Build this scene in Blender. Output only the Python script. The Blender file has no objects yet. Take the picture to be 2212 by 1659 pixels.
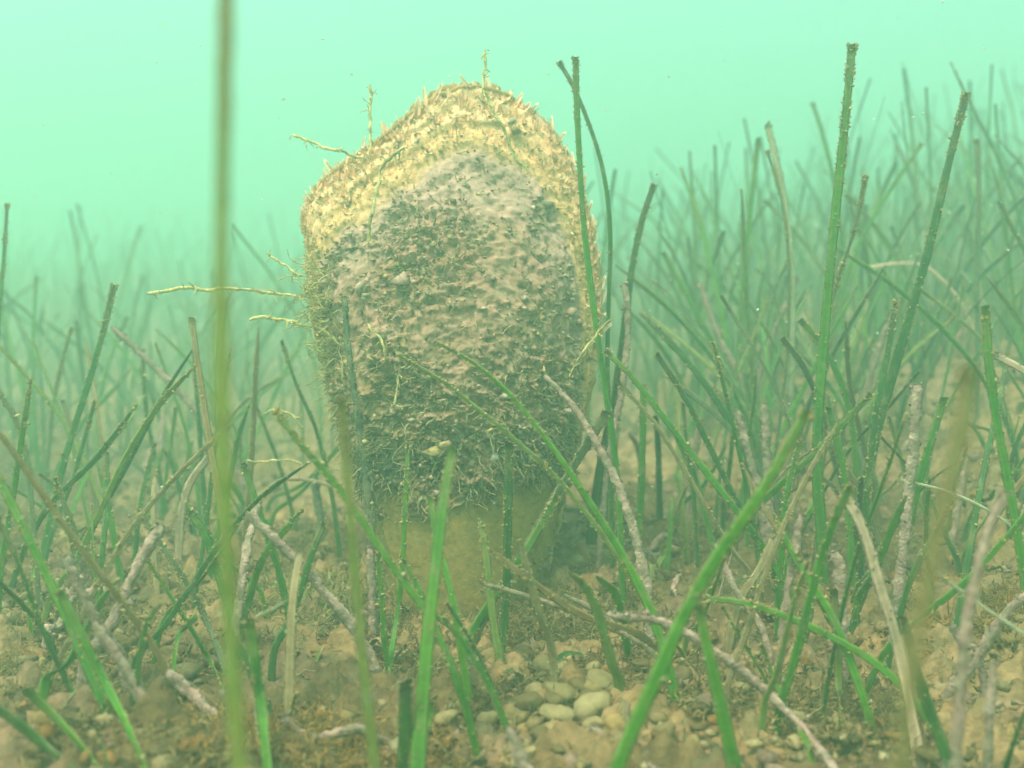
import bpy, math, random
import numpy as np
from mathutils import Vector, Matrix

random.seed(7)
RNG = np.random.default_rng(11)
SC = bpy.context.scene
COL = SC.collection
R = math.radians

# ------------------------------------------------------------------ camera, water light, exposure
F = 2371.0            # focal length in units of a 2212 px wide frame
CX, CY = 1106.0, 829.5
HC = 0.185            # camera height above the bed
PITCH = R(6.7)
SHELL_D = 0.585
cam_d = bpy.data.cameras.new('camera')
cam = bpy.data.objects.new('camera', cam_d)
COL.objects.link(cam)
cam.location = (0, 0, HC)
cam.rotation_euler = (R(90) - PITCH, 0, 0)
cam_d.sensor_width = 36.0
cam_d.lens = F / 2212 * 36.0
cam_d.clip_start = 0.01
cam_d.clip_end = 200
cam_d.dof.use_dof = True
cam_d.dof.focus_distance = 0.53
cam_d.dof.aperture_fstop = 7.0
SC.camera = cam

SUN_EL, SUN_AZ = R(66), math.atan2(-0.45, -0.6)
world = bpy.data.worlds.new('World')
SC.world = world
world.use_nodes = True
wn, wl = world.node_tree.nodes, world.node_tree.links
wn.clear()
sky = wn.new('ShaderNodeTexSky')
sky.sky_type = 'NISHITA'
sky.sun_disc = False
sky.sun_elevation = SUN_EL
sky.sun_rotation = SUN_AZ
sky.dust_density = 3.0
bg = wn.new('ShaderNodeBackground')
bg.inputs['Strength'].default_value = 0.11
wo = wn.new('ShaderNodeOutputWorld')
wl.new(sky.outputs[0], bg.inputs['Color'])
wl.new(bg.outputs[0], wo.inputs['Surface'])

sun_d = bpy.data.lights.new('sun', 'SUN')
sun_d.energy = 3.6
sun_d.angle = R(15)
sun_d.color = (1.0, 0.89, 0.72)
sun = bpy.data.objects.new('sun', sun_d)
COL.objects.link(sun)
sdir = Vector((math.sin(SUN_AZ) * math.cos(SUN_EL), math.cos(SUN_AZ) * math.cos(SUN_EL), math.sin(SUN_EL)))
sun.rotation_euler = sdir.to_track_quat('Z', 'Y').to_euler()
sun.location = (0, 0, 3)

SC.view_settings.view_transform = 'Standard'
SC.view_settings.look = 'None'
SC.view_settings.gamma = 1.0
SC.view_settings.use_curve_mapping = False
SC.view_settings.exposure = 1.5
SC.render.engine = 'CYCLES'
SC.cycles.use_denoising = True
SC.cycles.max_bounces = 8
SC.cycles.volume_bounces = 2
SC.cycles.transparent_max_bounces = 8

WATER_DENSITY = 0.53
WATER_COLOR = (0.55, 0.985, 0.755, 1)
WATER_TOP = 1.3

# ------------------------------------------------------------------ helpers
CP, SP = math.cos(PITCH), math.sin(PITCH)

def P(vx, vy, d):
    """point at ground distance d seen in direction (vx, vy)"""
    a, b = (vx - CX) / F, -(vy - CY) / F
    dx, dy, dz = a, CP + b * SP, -SP + b * CP
    t = d / dy
    return np.array([dx * t, d, HC + dz * t])

_perm = np.random.default_rng(3).permutation(1024)
_vals = np.random.default_rng(4).random(1024) * 2 - 1

def vnoise(p):
    p = np.asarray(p, dtype=float)
    i = np.floor(p).astype(int)
    f = p - i
    f = f * f * f * (f * (f * 6 - 15) + 10)
    def h(dx, dy, dz):
        return _vals[_perm[(_perm[(_perm[(i[..., 0] + dx) & 1023] + i[..., 1] + dy) & 1023] + i[..., 2] + dz) & 1023]]
    x, y, z = f[..., 0], f[..., 1], f[..., 2]
    def l(a, b, t): return a + (b - a) * t
    return l(l(l(h(0,0,0), h(1,0,0), x), l(h(0,1,0), h(1,1,0), x), y),
             l(l(h(0,0,1), h(1,0,1), x), l(h(0,1,1), h(1,1,1), x), y), z)

def fbm(p, octv=4, lac=2.1, gain=0.5):
    s, a = 0, 1.0
    p = np.asarray(p, dtype=float)
    for k in range(octv):
        s = s + a * vnoise(p + 17.3 * k)
        p = p * lac
        a *= gain
    return s

def sstep(a, b, x):
    t = np.clip((np.asarray(x, dtype=float) - a) / (b - a), 0, 1)
    return t * t * (3 - 2 * t)

def ground_z(x, y):
    x = np.asarray(x, dtype=float); y = np.asarray(y, dtype=float)
    sp = 0.08 * np.log1p(np.exp((x - 0.10) / 0.08))
    rise = 0.30 * sp * sstep(0.32, 0.95, y)
    z = 0.42 * np.tanh(rise / 0.42)
    q = np.stack([x, y, np.zeros_like(x)], -1)
    z = z + 0.012 * fbm(q * 6.0, 3) + 0.05 * vnoise(q * 0.7 + 5.5) * sstep(1.2, 3.0, y)
    z = z + 0.11 * sstep(1.0, 3.6, y)
    z = z - 0.012 * np.exp(-(((x + 0.03) / 0.07) ** 2 + ((y - 0.53) / 0.05) ** 2))
    return z

def gz(x, y):
    return float(ground_z(np.array([x]), np.array([y]))[0])

def mesh(name, verts, faces, col=None, smooth=True):
    me = bpy.data.meshes.new(name)
    verts = np.asarray(verts, dtype=np.float32)
    if isinstance(faces, np.ndarray):
        n, k = faces.shape
        me.vertices.add(len(verts)); me.vertices.foreach_set('co', verts.ravel())
        me.loops.add(n * k); me.loops.foreach_set('vertex_index', faces.astype(np.int32).ravel())
        me.polygons.add(n)
        me.polygons.foreach_set('loop_start', np.arange(0, n * k, k, dtype=np.int32))
        me.polygons.foreach_set('loop_total', np.full(n, k, dtype=np.int32))
        me.update(calc_edges=True)
    else:
        me.from_pydata(verts.tolist(), [], faces); me.update()
    if smooth:
        me.polygons.foreach_set('use_smooth', np.ones(len(me.polygons), dtype=bool))
    if col is not None:
        c = np.ones((len(verts), 4), dtype=np.float32)
        c[:, :3] = np.clip(col, 0, 1)
        at = me.color_attributes.new('Col', 'FLOAT_COLOR', 'POINT')
        at.data.foreach_set('color', c.ravel())
    return me

def link(name, me, mat=None, parent=None, **props):
    o = bpy.data.objects.new(name, me)
    COL.objects.link(o)
    if me is not None and mat is not None and len(me.materials) == 0:
        me.materials.append(mat)
    if parent is not None:
        o.parent = parent
    for k, v in props.items():
        o[k] = v
    return o

class Bag:
    """collects vertices, quads and colours of one mesh"""
    def __init__(s): s.v, s.f, s.c, s.n = [], [], [], 0
    def add(s, v, f, c):
        v = np.asarray(v, dtype=float)
        c = np.broadcast_to(np.asarray(c, dtype=float), (len(v), 3))
        s.v.append(v); s.f.append(np.asarray(f) + s.n); s.c.append(c); s.n += len(v)
    def mesh(s, name, smooth=True, origin=None):
        v = np.concatenate(s.v)
        if origin is not None: v = v - np.asarray(origin)
        return mesh(name, v, np.concatenate(s.f), np.concatenate(s.c), smooth)

def quads_grid(nr, nc, closed):
    i = np.arange(nr - 1)[:, None]; j = np.arange(nc if closed else nc - 1)[None, :]
    a = i * nc + j; b = i * nc + (j + 1) % nc
    return np.stack([a, b, b + nc, a + nc], -1).reshape(-1, 4)

def curve(pts, n):
    """resampled smooth curve through the points"""
    p = np.asarray(pts, dtype=float)
    if len(p) == 2: p = np.array([p[0], (p[0] + p[1]) / 2, p[1]])
    q = np.vstack([2 * p[0] - p[1], p, 2 * p[-1] - p[-2]])
    out = []
    for k in range(1, len(q) - 2):
        t = np.linspace(0, 1, 12, endpoint=False)[:, None]
        a, b, c, d = q[k - 1], q[k], q[k + 1], q[k + 2]
        out.append(0.5 * (2 * b + (c - a) * t + (2 * a - 5 * b + 4 * c - d) * t ** 2 + (3 * b - a - 3 * c + d) * t ** 3))
    out.append(p[-1:])
    out = np.vstack(out)
    L = np.concatenate([[0], np.cumsum(np.linalg.norm(np.diff(out, axis=0), axis=1))])
    s = np.linspace(0, L[-1], n)
    return np.stack([np.interp(s, L, out[:, k]) for k in range(3)], -1), L[-1]

def frames(c, ref):
    T = np.gradient(c, axis=0)
    T /= np.linalg.norm(T, axis=1)[:, None] + 1e-12
    S = np.cross(T, np.broadcast_to(ref, T.shape))
    S /= np.linalg.norm(S, axis=1)[:, None] + 1e-12
    N = np.cross(S, T)
    return T, S, N

# ------------------------------------------------------------------ materials
def material(name, rough=0.6, trans=0.0, spec=0.3, var=0.25, scale=300.0, film=None, film_amt=0.0, bump=0.0, bump_scale=600.0, base=None):
    m = bpy.data.materials.new(name)
    m.use_nodes = True
    n, l = m.node_tree.nodes, m.node_tree.links
    n.clear()
    out = n.new('ShaderNodeOutputMaterial')
    bs = n.new('ShaderNodeBsdfPrincipled')
    bs.inputs['Roughness'].default_value = rough
    bs.inputs['Specular IOR Level'].default_value = spec
    tc = n.new('ShaderNodeTexCoord')
    if base is None:
        at = n.new('ShaderNodeAttribute'); at.attribute_name = 'Col'; src = at.outputs['Color']
    else:
        rgb = n.new('ShaderNodeRGB'); rgb.outputs[0].default_value = (*base, 1); src = rgb.outputs[0]
    nz = n.new('ShaderNodeTexNoise'); nz.inputs['Scale'].default_value = scale; nz.inputs['Detail'].default_value = 5
    l.new(tc.outputs['Object'], nz.inputs['Vector'])
    mr = n.new('ShaderNodeMapRange')
    mr.inputs['From Min'].default_value = 0.3; mr.inputs['From Max'].default_value = 0.7
    mr.inputs['To Min'].default_value = 1 - var; mr.inputs['To Max'].default_value = 1 + var
    l.new(nz.outputs['Fac'], mr.inputs['Value'])
    mx = n.new('ShaderNodeVectorMath'); mx.operation = 'SCALE'
    l.new(src, mx.inputs[0]); l.new(mr.outputs[0], mx.inputs['Scale'])
    c = mx.outputs[0]
    if film is not None:
        n2 = n.new('ShaderNodeTexNoise'); n2.inputs['Scale'].default_value = scale * 0.45; n2.inputs['Detail'].default_value = 8
        n2.inputs['Roughness'].default_value = 0.7
        l.new(tc.outputs['Object'], n2.inputs['Vector'])
        r2 = n.new('ShaderNodeMapRange')
        r2.inputs['From Min'].default_value = 0.52; r2.inputs['From Max'].default_value = 0.66; r2.inputs['To Max'].default_value = film_amt
        l.new(n2.outputs['Fac'], r2.inputs['Value'])
        mm = n.new('ShaderNodeMix'); mm.data_type = 'RGBA'
        l.new(r2.outputs[0], mm.inputs['Factor']); l.new(c, mm.inputs['A']); mm.inputs['B'].default_value = (*film, 1)
        c = mm.outputs['Result']
    l.new(c, bs.inputs['Base Color'])
    if bump > 0:
        n3 = n.new('ShaderNodeTexNoise'); n3.inputs['Scale'].default_value = bump_scale; n3.inputs['Detail'].default_value = 6
        l.new(tc.outputs['Object'], n3.inputs['Vector'])
        bp = n.new('ShaderNodeBump'); bp.inputs['Strength'].default_value = 1.0; bp.inputs['Distance'].default_value = bump
        l.new(n3.outputs['Fac'], bp.inputs['Height']); l.new(bp.outputs[0], bs.inputs['Normal'])
    if trans > 0:
        tr = n.new('ShaderNodeBsdfTranslucent'); l.new(c, tr.inputs['Color'])
        ms = n.new('ShaderNodeMixShader'); ms.inputs[0].default_value = trans
        l.new(bs.outputs[0], ms.inputs[1]); l.new(tr.outputs[0], ms.inputs[2]); l.new(ms.outputs[0], out.inputs['Surface'])
    else:
        l.new(bs.outputs[0], out.inputs['Surface'])
    return m

M_LEAF = material('seagrass leaf', 0.5, 0.35, 0.3, 0.22, 260, (0.30, 0.27, 0.13), 0.5)
M_FUZZ = material('epiphyte film', 0.9, 0.25, 0.1, 0.25, 500)
M_CRUST = material('coralline crust', 0.95, 0.0, 0.1, 0.35, 420, (0.30, 0.20, 0.16), 0.5, 0.0010, 900)
M_DEAD = material('bleached leaf', 0.8, 0.08, 0.15, 0.22, 300, (0.28, 0.22, 0.14), 0.4, 0.0003, 700)
M_SHELL = material('shell crust', 0.85, 0.0, 0.2, 0.3, 350, (0.20, 0.17, 0.10), 0.45, 0.0004, 700)
M_GROW = material('encrusting growth', 0.95, 0.15, 0.1, 0.3, 700)
M_SCALE = material('translucent shell scale', 0.5, 0.6, 0.3, 0.15, 500)
M_SAND = material('seabed sand', 0.95, 0.0, 0.1, 0.38, 170, (0.11, 0.10, 0.05), 0.75, 0.0022, 330)
M_STONE = material('pebble stone', 0.8, 0.0, 0.2, 0.2, 140, (0.15, 0.105, 0.045), 0.65, 0.0005, 400)
M_SPECK = material('suspended particle', 0.8, 0.4, 0.2, 0.1, 500)

# ------------------------------------------------------------------ seabed
def axis(lo, hi, mid0, mid1, nmid, nout):
    a = mid0 - np.geomspace(0.004, mid0 - lo, nout)[::-1]
    b = np.linspace(mid0, mid1, nmid)
    c = mid1 + np.geomspace(0.004, hi - mid1, nout)
    return np.concatenate([a, b, c])

gx = axis(-14, 14, -0.55, 0.62, 420, 46)
gy = axis(-13, 15, 0.30, 1.25, 360, 46)
GX, GY = np.meshgrid(gx, gy)
GZ = ground_z(GX, GY)
q3 = np.stack([GX, GY, GX * 0], -1)
near = sstep(3.0, 1.3, np.hypot(GX, GY - 0.6))
rough = fbm(q3 * 38, 4)
lump = np.maximum(0, fbm(q3 * 75 + 9, 3) - 0.15)
GZ = GZ + near * (0.0060 * rough + 0.011 * lump)
tint = fbm(q3 * 9 + 3, 4)[..., None]
tint2 = fbm(q3 * 45 + 31, 3)[..., None]
sand = np.array([0.245, 0.150, 0.072]); mud = np.array([0.108, 0.068, 0.030]); rust = np.array([0.17, 0.085, 0.028]); pink = np.array([0.19, 0.112, 0.078])
gc = sand + (mud - sand) * sstep(-0.25, 0.45, tint) + (rust - sand) * 0.55 * sstep(0.2, 0.7, tint2) * sstep(0.1, -0.4, tint)
gc = gc + (pink - gc) * 0.5 * sstep(0.35, 0.8, fbm(q3 * 20 + 71, 3))[..., None]
seabed = link('seabed', mesh('seabed', np.stack([GX, GY, GZ], -1).reshape(-1, 3), quads_grid(len(gy), len(gx), False), gc.reshape(-1, 3)), M_SAND,
              kind='structure', label='sandy brown seabed covered in silt and fine debris', category='seabed')

def lump_batch(n, pos, size, colr, squash=0.6, jit=0.35):
    """many small irregular eight-faced lumps"""
    base = np.array([[1,0,0],[0,1,0],[-1,0,0],[0,-1,0],[0,0,1],[0,0,-1]], float)
    tri = np.array([[0,1,4],[1,2,4],[2,3,4],[3,0,4],[1,0,5],[2,1,5],[3,2,5],[0,3,5]])
    v = base[None] * (1 + jit * RNG.standard_normal((n, 6, 1))) + jit * 0.6 * RNG.standard_normal((n, 6, 3))
    v[..., 2] *= squash
    ang = RNG.random((n, 3)) * 6.283
    ca, sa = np.cos(ang), np.sin(ang)
    x, y, z = v[..., 0].copy(), v[..., 1].copy(), v[..., 2].copy()
    x, y = x * ca[:, :1] - y * sa[:, :1], x * sa[:, :1] + y * ca[:, :1]
    t = (ang[:, 1:2] - 3.14) * 0.25
    y, z = y * np.cos(t) - z * np.sin(t), y * np.sin(t) + z * np.cos(t)
    v = np.stack([x, y, z], -1) * np.asarray(size).reshape(-1, 1, 1) + pos[:, None, :]
    f = tri[None] + 6 * np.arange(n)[:, None, None]
    c = np.repeat(colr[:, None, :], 6, 1)
    return v.reshape(-1, 3), f.reshape(-1, 3), c.reshape(-1, 3)

def palette(n, cols, jit=0.25):
    cols = np.array(cols)
    c = cols[RNG.integers(0, len(cols), n)]
    return c * (1 + jit * RNG.uniform(-1, 1, (n, 1)))

# ------------------------------------------------------------------ blades
GREEN = dict(a=(0.045, 0.19, 0.014), b=(0.10, 0.26, 0.016), tip=(0.17, 0.22, 0.05), edge=(0.24, 0.26, 0.10))
OLIVE = dict(a=(0.17, 0.25, 0.05), b=(0.24, 0.27, 0.065), tip=(0.24, 0.19, 0.07), edge=(0.28, 0.25, 0.11))
DARK = dict(a=(0.028, 0.105, 0.022), b=(0.05, 0.145, 0.02), tip=(0.10, 0.10, 0.05), edge=(0.16, 0.17, 0.08))
GREY = dict(a=(0.13, 0.16, 0.09), b=(0.16, 0.19, 0.10), tip=(0.24, 0.20, 0.13), edge=(0.28, 0.24, 0.14))
FUZZC = [(0.38, 0.26, 0.09), (0.32, 0.22, 0.08), (0.44, 0.33, 0.15), (0.26, 0.20, 0.08), (0.36, 0.32, 0.18)]
PINKC = [(0.25, 0.155, 0.125), (0.20, 0.13, 0.105), (0.34, 0.225, 0.18), (0.18, 0.13, 0.10)]

def blade_geo(c, w0, w1, pal, ref, yaw, rs, lod=1, torn=True):
    """c: centre line tip->root; returns verts, quads, colours"""
    n = len(c)
    T, S, N = frames(c, ref)
    ca, sa = math.cos(yaw), math.sin(yaw)
    tw = yaw + 0.35 * math.sin(rs * 9) * np.linspace(1, 0, n)
    S2 = S * np.cos(tw)[:, None] + N * np.sin(tw)[:, None]
    N2 = np.cross(S2, T)
    t = np.linspace(0, 1, n)
    w = (w0 + (w1 - w0) * t) * 0.5
    w = w * (0.97 + 0.06 * np.sin(t * 23 + rs * 40))
    if not torn:
        w = w * np.sqrt(np.clip(0.04 + t / 0.12, 0, 1))
    if lod:
        us = np.array([-1, -.55, 0, .55, 1, .55, 0, -.55]); hs = np.array([0, .8, .35, .8, 0, -.8, -.35, -.8])
    else:
        us = np.array([-1, 0, 1, 0]); hs = np.array([0, .7, 0, -.7])
    th = 0.00028
    v = c[:, None] + S2[:, None] * (us[None, :, None] * w[:, None, None]) + N2[:, None] * (hs * th)[None, :, None]
    if torn and lod:   # ragged cut end
        v[0] += T[0] * (rs * 37 % 1 - 0.5) * us[:, None] * w[0] * 1.2
    k = len(us)
    f = quads_grid(n, k, True)
    cap = [[0, 1, 2, 3], [0, 3, 2, 1]] if k == 4 else [[0, 1, 2, 7], [7, 2, 3, 6], [6, 3, 4, 5]]
    f = np.vstack([f, np.array(cap if k == 8 else cap[:1])])
    A, B, TP, E = (np.array(pal[q]) for q in ('a', 'b', 'tip', 'edge'))
    mixv = np.clip(0.5 + 0.6 * fbm(np.stack([t * 6 + rs * 50, t * 0, t * 0 + rs * 13], -1), 3), 0, 1)[:, None, None]
    col = A * (1 - mixv) + B * mixv
    col = col + (TP - col) * (sstep(0.24, 0.0, t) * 0.75)[:, None, None]
    e = (np.abs(us) > 0.9)[None, :, None] * 0.55
    col = np.broadcast_to(col, (n, k, 3)).copy()
    stripe = (np.abs(us) < 0.2)[None, :, None] * 0.22
    col = col * (1 - stripe) + (E - col * 0) * e + col * (-e)
    col *= (0.85 + 0.3 * (rs * 71 % 1))
    return v.reshape(-1, 3), f, col.reshape(-1, 3), S2, w

def fuzz_geo(c, S, w, amt, rs, cols=FUZZC, big=1.0):
    L = np.linalg.norm(np.diff(c, axis=0), axis=1).sum()
    n = max(4, int(L * 1000 * 3.6 * amt))
    tt = RNG.random(n) ** 1.7
    dens = 0.5 + 0.8 * vnoise(np.stack([tt * L * 140, tt * 0 + rs * 90, tt * 0], -1))
    keep = RNG.random(n) < dens
    tt = tt[keep]; n = len(tt)
    if n < 2: tt = np.array([0.1, 0.3]); n = 2
    x = tt * (len(c) - 1); i = np.minimum(x.astype(int), len(c) - 2); fr = (x - i)[:, None]
    p = c[i] * (1 - fr) + c[i + 1] * fr
    side = np.where(RNG.random(n) < 0.5, -1, 1) * np.where(RNG.random(n) < 0.8, 1, RNG.random(n))
    p = p + S[i] * (side * w[i])[:, None] + RNG.standard_normal((n, 3)) * 0.00025
    return lump_batch(n, p, big * RNG.uniform(0.00014, 0.00058, n) * (1 + 0.9 * (RNG.random(n) < 0.06)), palette(n, cols), 0.8, 0.4)

def crust_geo(c, w0, w1, rs, k=10, cols=PINKC, fine=1.0):
    n = len(c)
    T, S, N = frames(c, np.array([0.1, 1, 0.2]))
    t = np.linspace(0, 1, n); a = np.linspace(0, 2 * math.pi, k, endpoint=False)
    w = (w0 + (w1 - w0) * t) * 0.5
    w = w * np.clip(0.45 + t * n / 5.0, 0, 1) * np.clip(0.4 + (1 - t) * n / 4.0, 0, 1)
    ring = S[:, None] * np.cos(a)[None, :, None] + N[:, None] * np.sin(a)[None, :, None] * 0.6
    base = c[:, None] + ring * w[:, None, None]
    q = base * 330 + rs * 100
    d = 1 + 0.30 * fbm(q * 1.6, 3) + 0.16 * fbm(q * 0.45 + 60, 2)
    v = c[:, None] + ring * (w[:, None] * d)[..., None]
    cc = np.array(cols)
    m1 = sstep(-0.3, 0.4, fbm(q * 0.6 + 7, 3))[..., None]; m2 = sstep(0.1, 0.6, fbm(q * 0.35 + 40, 3))[..., None]
    col = cc[0] * (1 - m1) + cc[2] * m1
    col = col + (np.array([0.16, 0.14, 0.09]) - col) * 0.6 * m2
    col = col * (0.75 + 0.35 * d)[..., None]
    f = np.vstack([quads_grid(n, k, True), [[0, 1, 2, 3], [0, 3, 4, 5], [0, 5, 6, 7], [0, 7, 8, 9]] if k == 10 else np.zeros((0, 4), int)])
    return v.reshape(-1, 3), f, col.reshape(-1, 3)

def to_bed(pts, lay=True):
    """continue a leaf from its lowest visible point down into the bed"""
    pts = [np.array(p) for p in pts]
    for k, p in enumerate(pts):                       # a leaf never runs inside the sand: it lies on it
        for _ in range(60):
            if p[2] > gz(p[0], p[1]) + 0.004 or p[1] < 0.2: break
            o = np.array([0, 0, HC]); p = o + (p - o) * 0.985
        pts[k] = p
    d = pts[-1] - pts[-2]; d = d / np.linalg.norm(d)
    p = pts[-1]
    for k in range(80):
        g = gz(p[0], p[1])
        if p[2] < g - 0.006: break
        d = d * 0.80 + np.array([0, 0, -1]) * 0.20; d /= np.linalg.norm(d)
        p = p + d * 0.012
        pts.append(p)
    return pts

def make_leaf_thing(name, label, cat, group, kind, d, dl, w, pts, fuzz=1.0, yaw=None):
    rs = random.random()
    n = len(pts)
    ws = w if isinstance(w, tuple) else (w, w)
    P3 = [P(x, y, d + dl * (1 - k / max(1, n - 1))) for k, (x, y) in enumerate(pts)]
    P3 = to_bed(P3)
    c, L = curve(P3, int(min(70, max(14, sum(np.linalg.norm(np.diff(np.array(P3), axis=0), axis=1)) / 0.005))))
    root = c[-1]
    e = link(name, None, label=label, category=cat)
    e.location = root
    if group: e['group'] = group
    w0, w1 = ws[0] * d / F, ws[1] * d / F
    ref = np.array([0, 1, 0.15])
    yaw = random.uniform(-0.4, 0.4) if yaw is None else yaw
    if kind in ('crust', 'stick', 'rod'):
        cols = {'crust': PINKC, 'stick': [(0.19, 0.14, 0.09), (0.12, 0.1, 0.06), (0.26, 0.19, 0.13)], 'rod': [(0.045, 0.06, 0.04), (0.03, 0.04, 0.03), (0.12, 0.12, 0.07)]}[kind]
        c2, _ = curve(c, int(min(160, max(30, L / 0.0011))))
        b = Bag(); b.add(*crust_geo(c2, w0, w1, rs, cols=cols))
        lf = link({'crust': 'encrusted_leaf', 'stick': 'stem', 'rod': 'stem'}[kind], b.mesh('crusted', origin=root), M_CRUST, e)
        T, S, N = frames(c2, ref)
        fz = Bag(); fz.add(*fuzz_geo(c2, S, np.full(len(c2), (w0 + w1) * 0.25), 0.8 * fuzz, rs, PINKC if kind == 'crust' else FUZZC, 1.2))
        o = link('crust_nodules', fz.mesh('nodules', origin=root), M_FUZZ, lf); o['kind'] = 'stuff'
        return e
    if kind == 'dead':
        pal = dict(a=(0.46, 0.31, 0.21), b=(0.38, 0.25, 0.165), tip=(0.5, 0.35, 0.25), edge=(0.48, 0.35, 0.25)); mat = M_DEAD
    elif kind == 'tan':
        pal = dict(a=(0.30, 0.235, 0.10), b=(0.26, 0.22, 0.10), tip=(0.32, 0.25, 0.12), edge=(0.34, 0.27, 0.14)); mat = M_LEAF
    elif kind == 'pale':
        pal = dict(a=(0.36, 0.34, 0.2), b=(0.42, 0.38, 0.26), tip=(0.42, 0.36, 0.24), edge=(0.44, 0.4, 0.28)); mat = M_DEAD
    else:
        pal = {'green': GREEN, 'olive': OLIVE, 'dark': DARK, 'grey': GREY}[kind]; mat = M_LEAF
    v, f, col, S, wv = blade_geo(c, w0, w1, pal, ref, yaw, rs)
    b = Bag(); b.add(v, f, col)
    lf = link('leaf', b.mesh('leaf', origin=root), mat, e)
    fz = Bag(); fz.add(*fuzz_geo(c, S, wv, 1.8 * fuzz, rs, FUZZC if kind != 'dead' else PINKC, 1.0 if d > 0.3 else 0.7))
    o = link('epiphyte_fringe', fz.mesh('fringe', origin=root), M_FUZZ, lf); o['kind'] = 'stuff'
    return e

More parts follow.
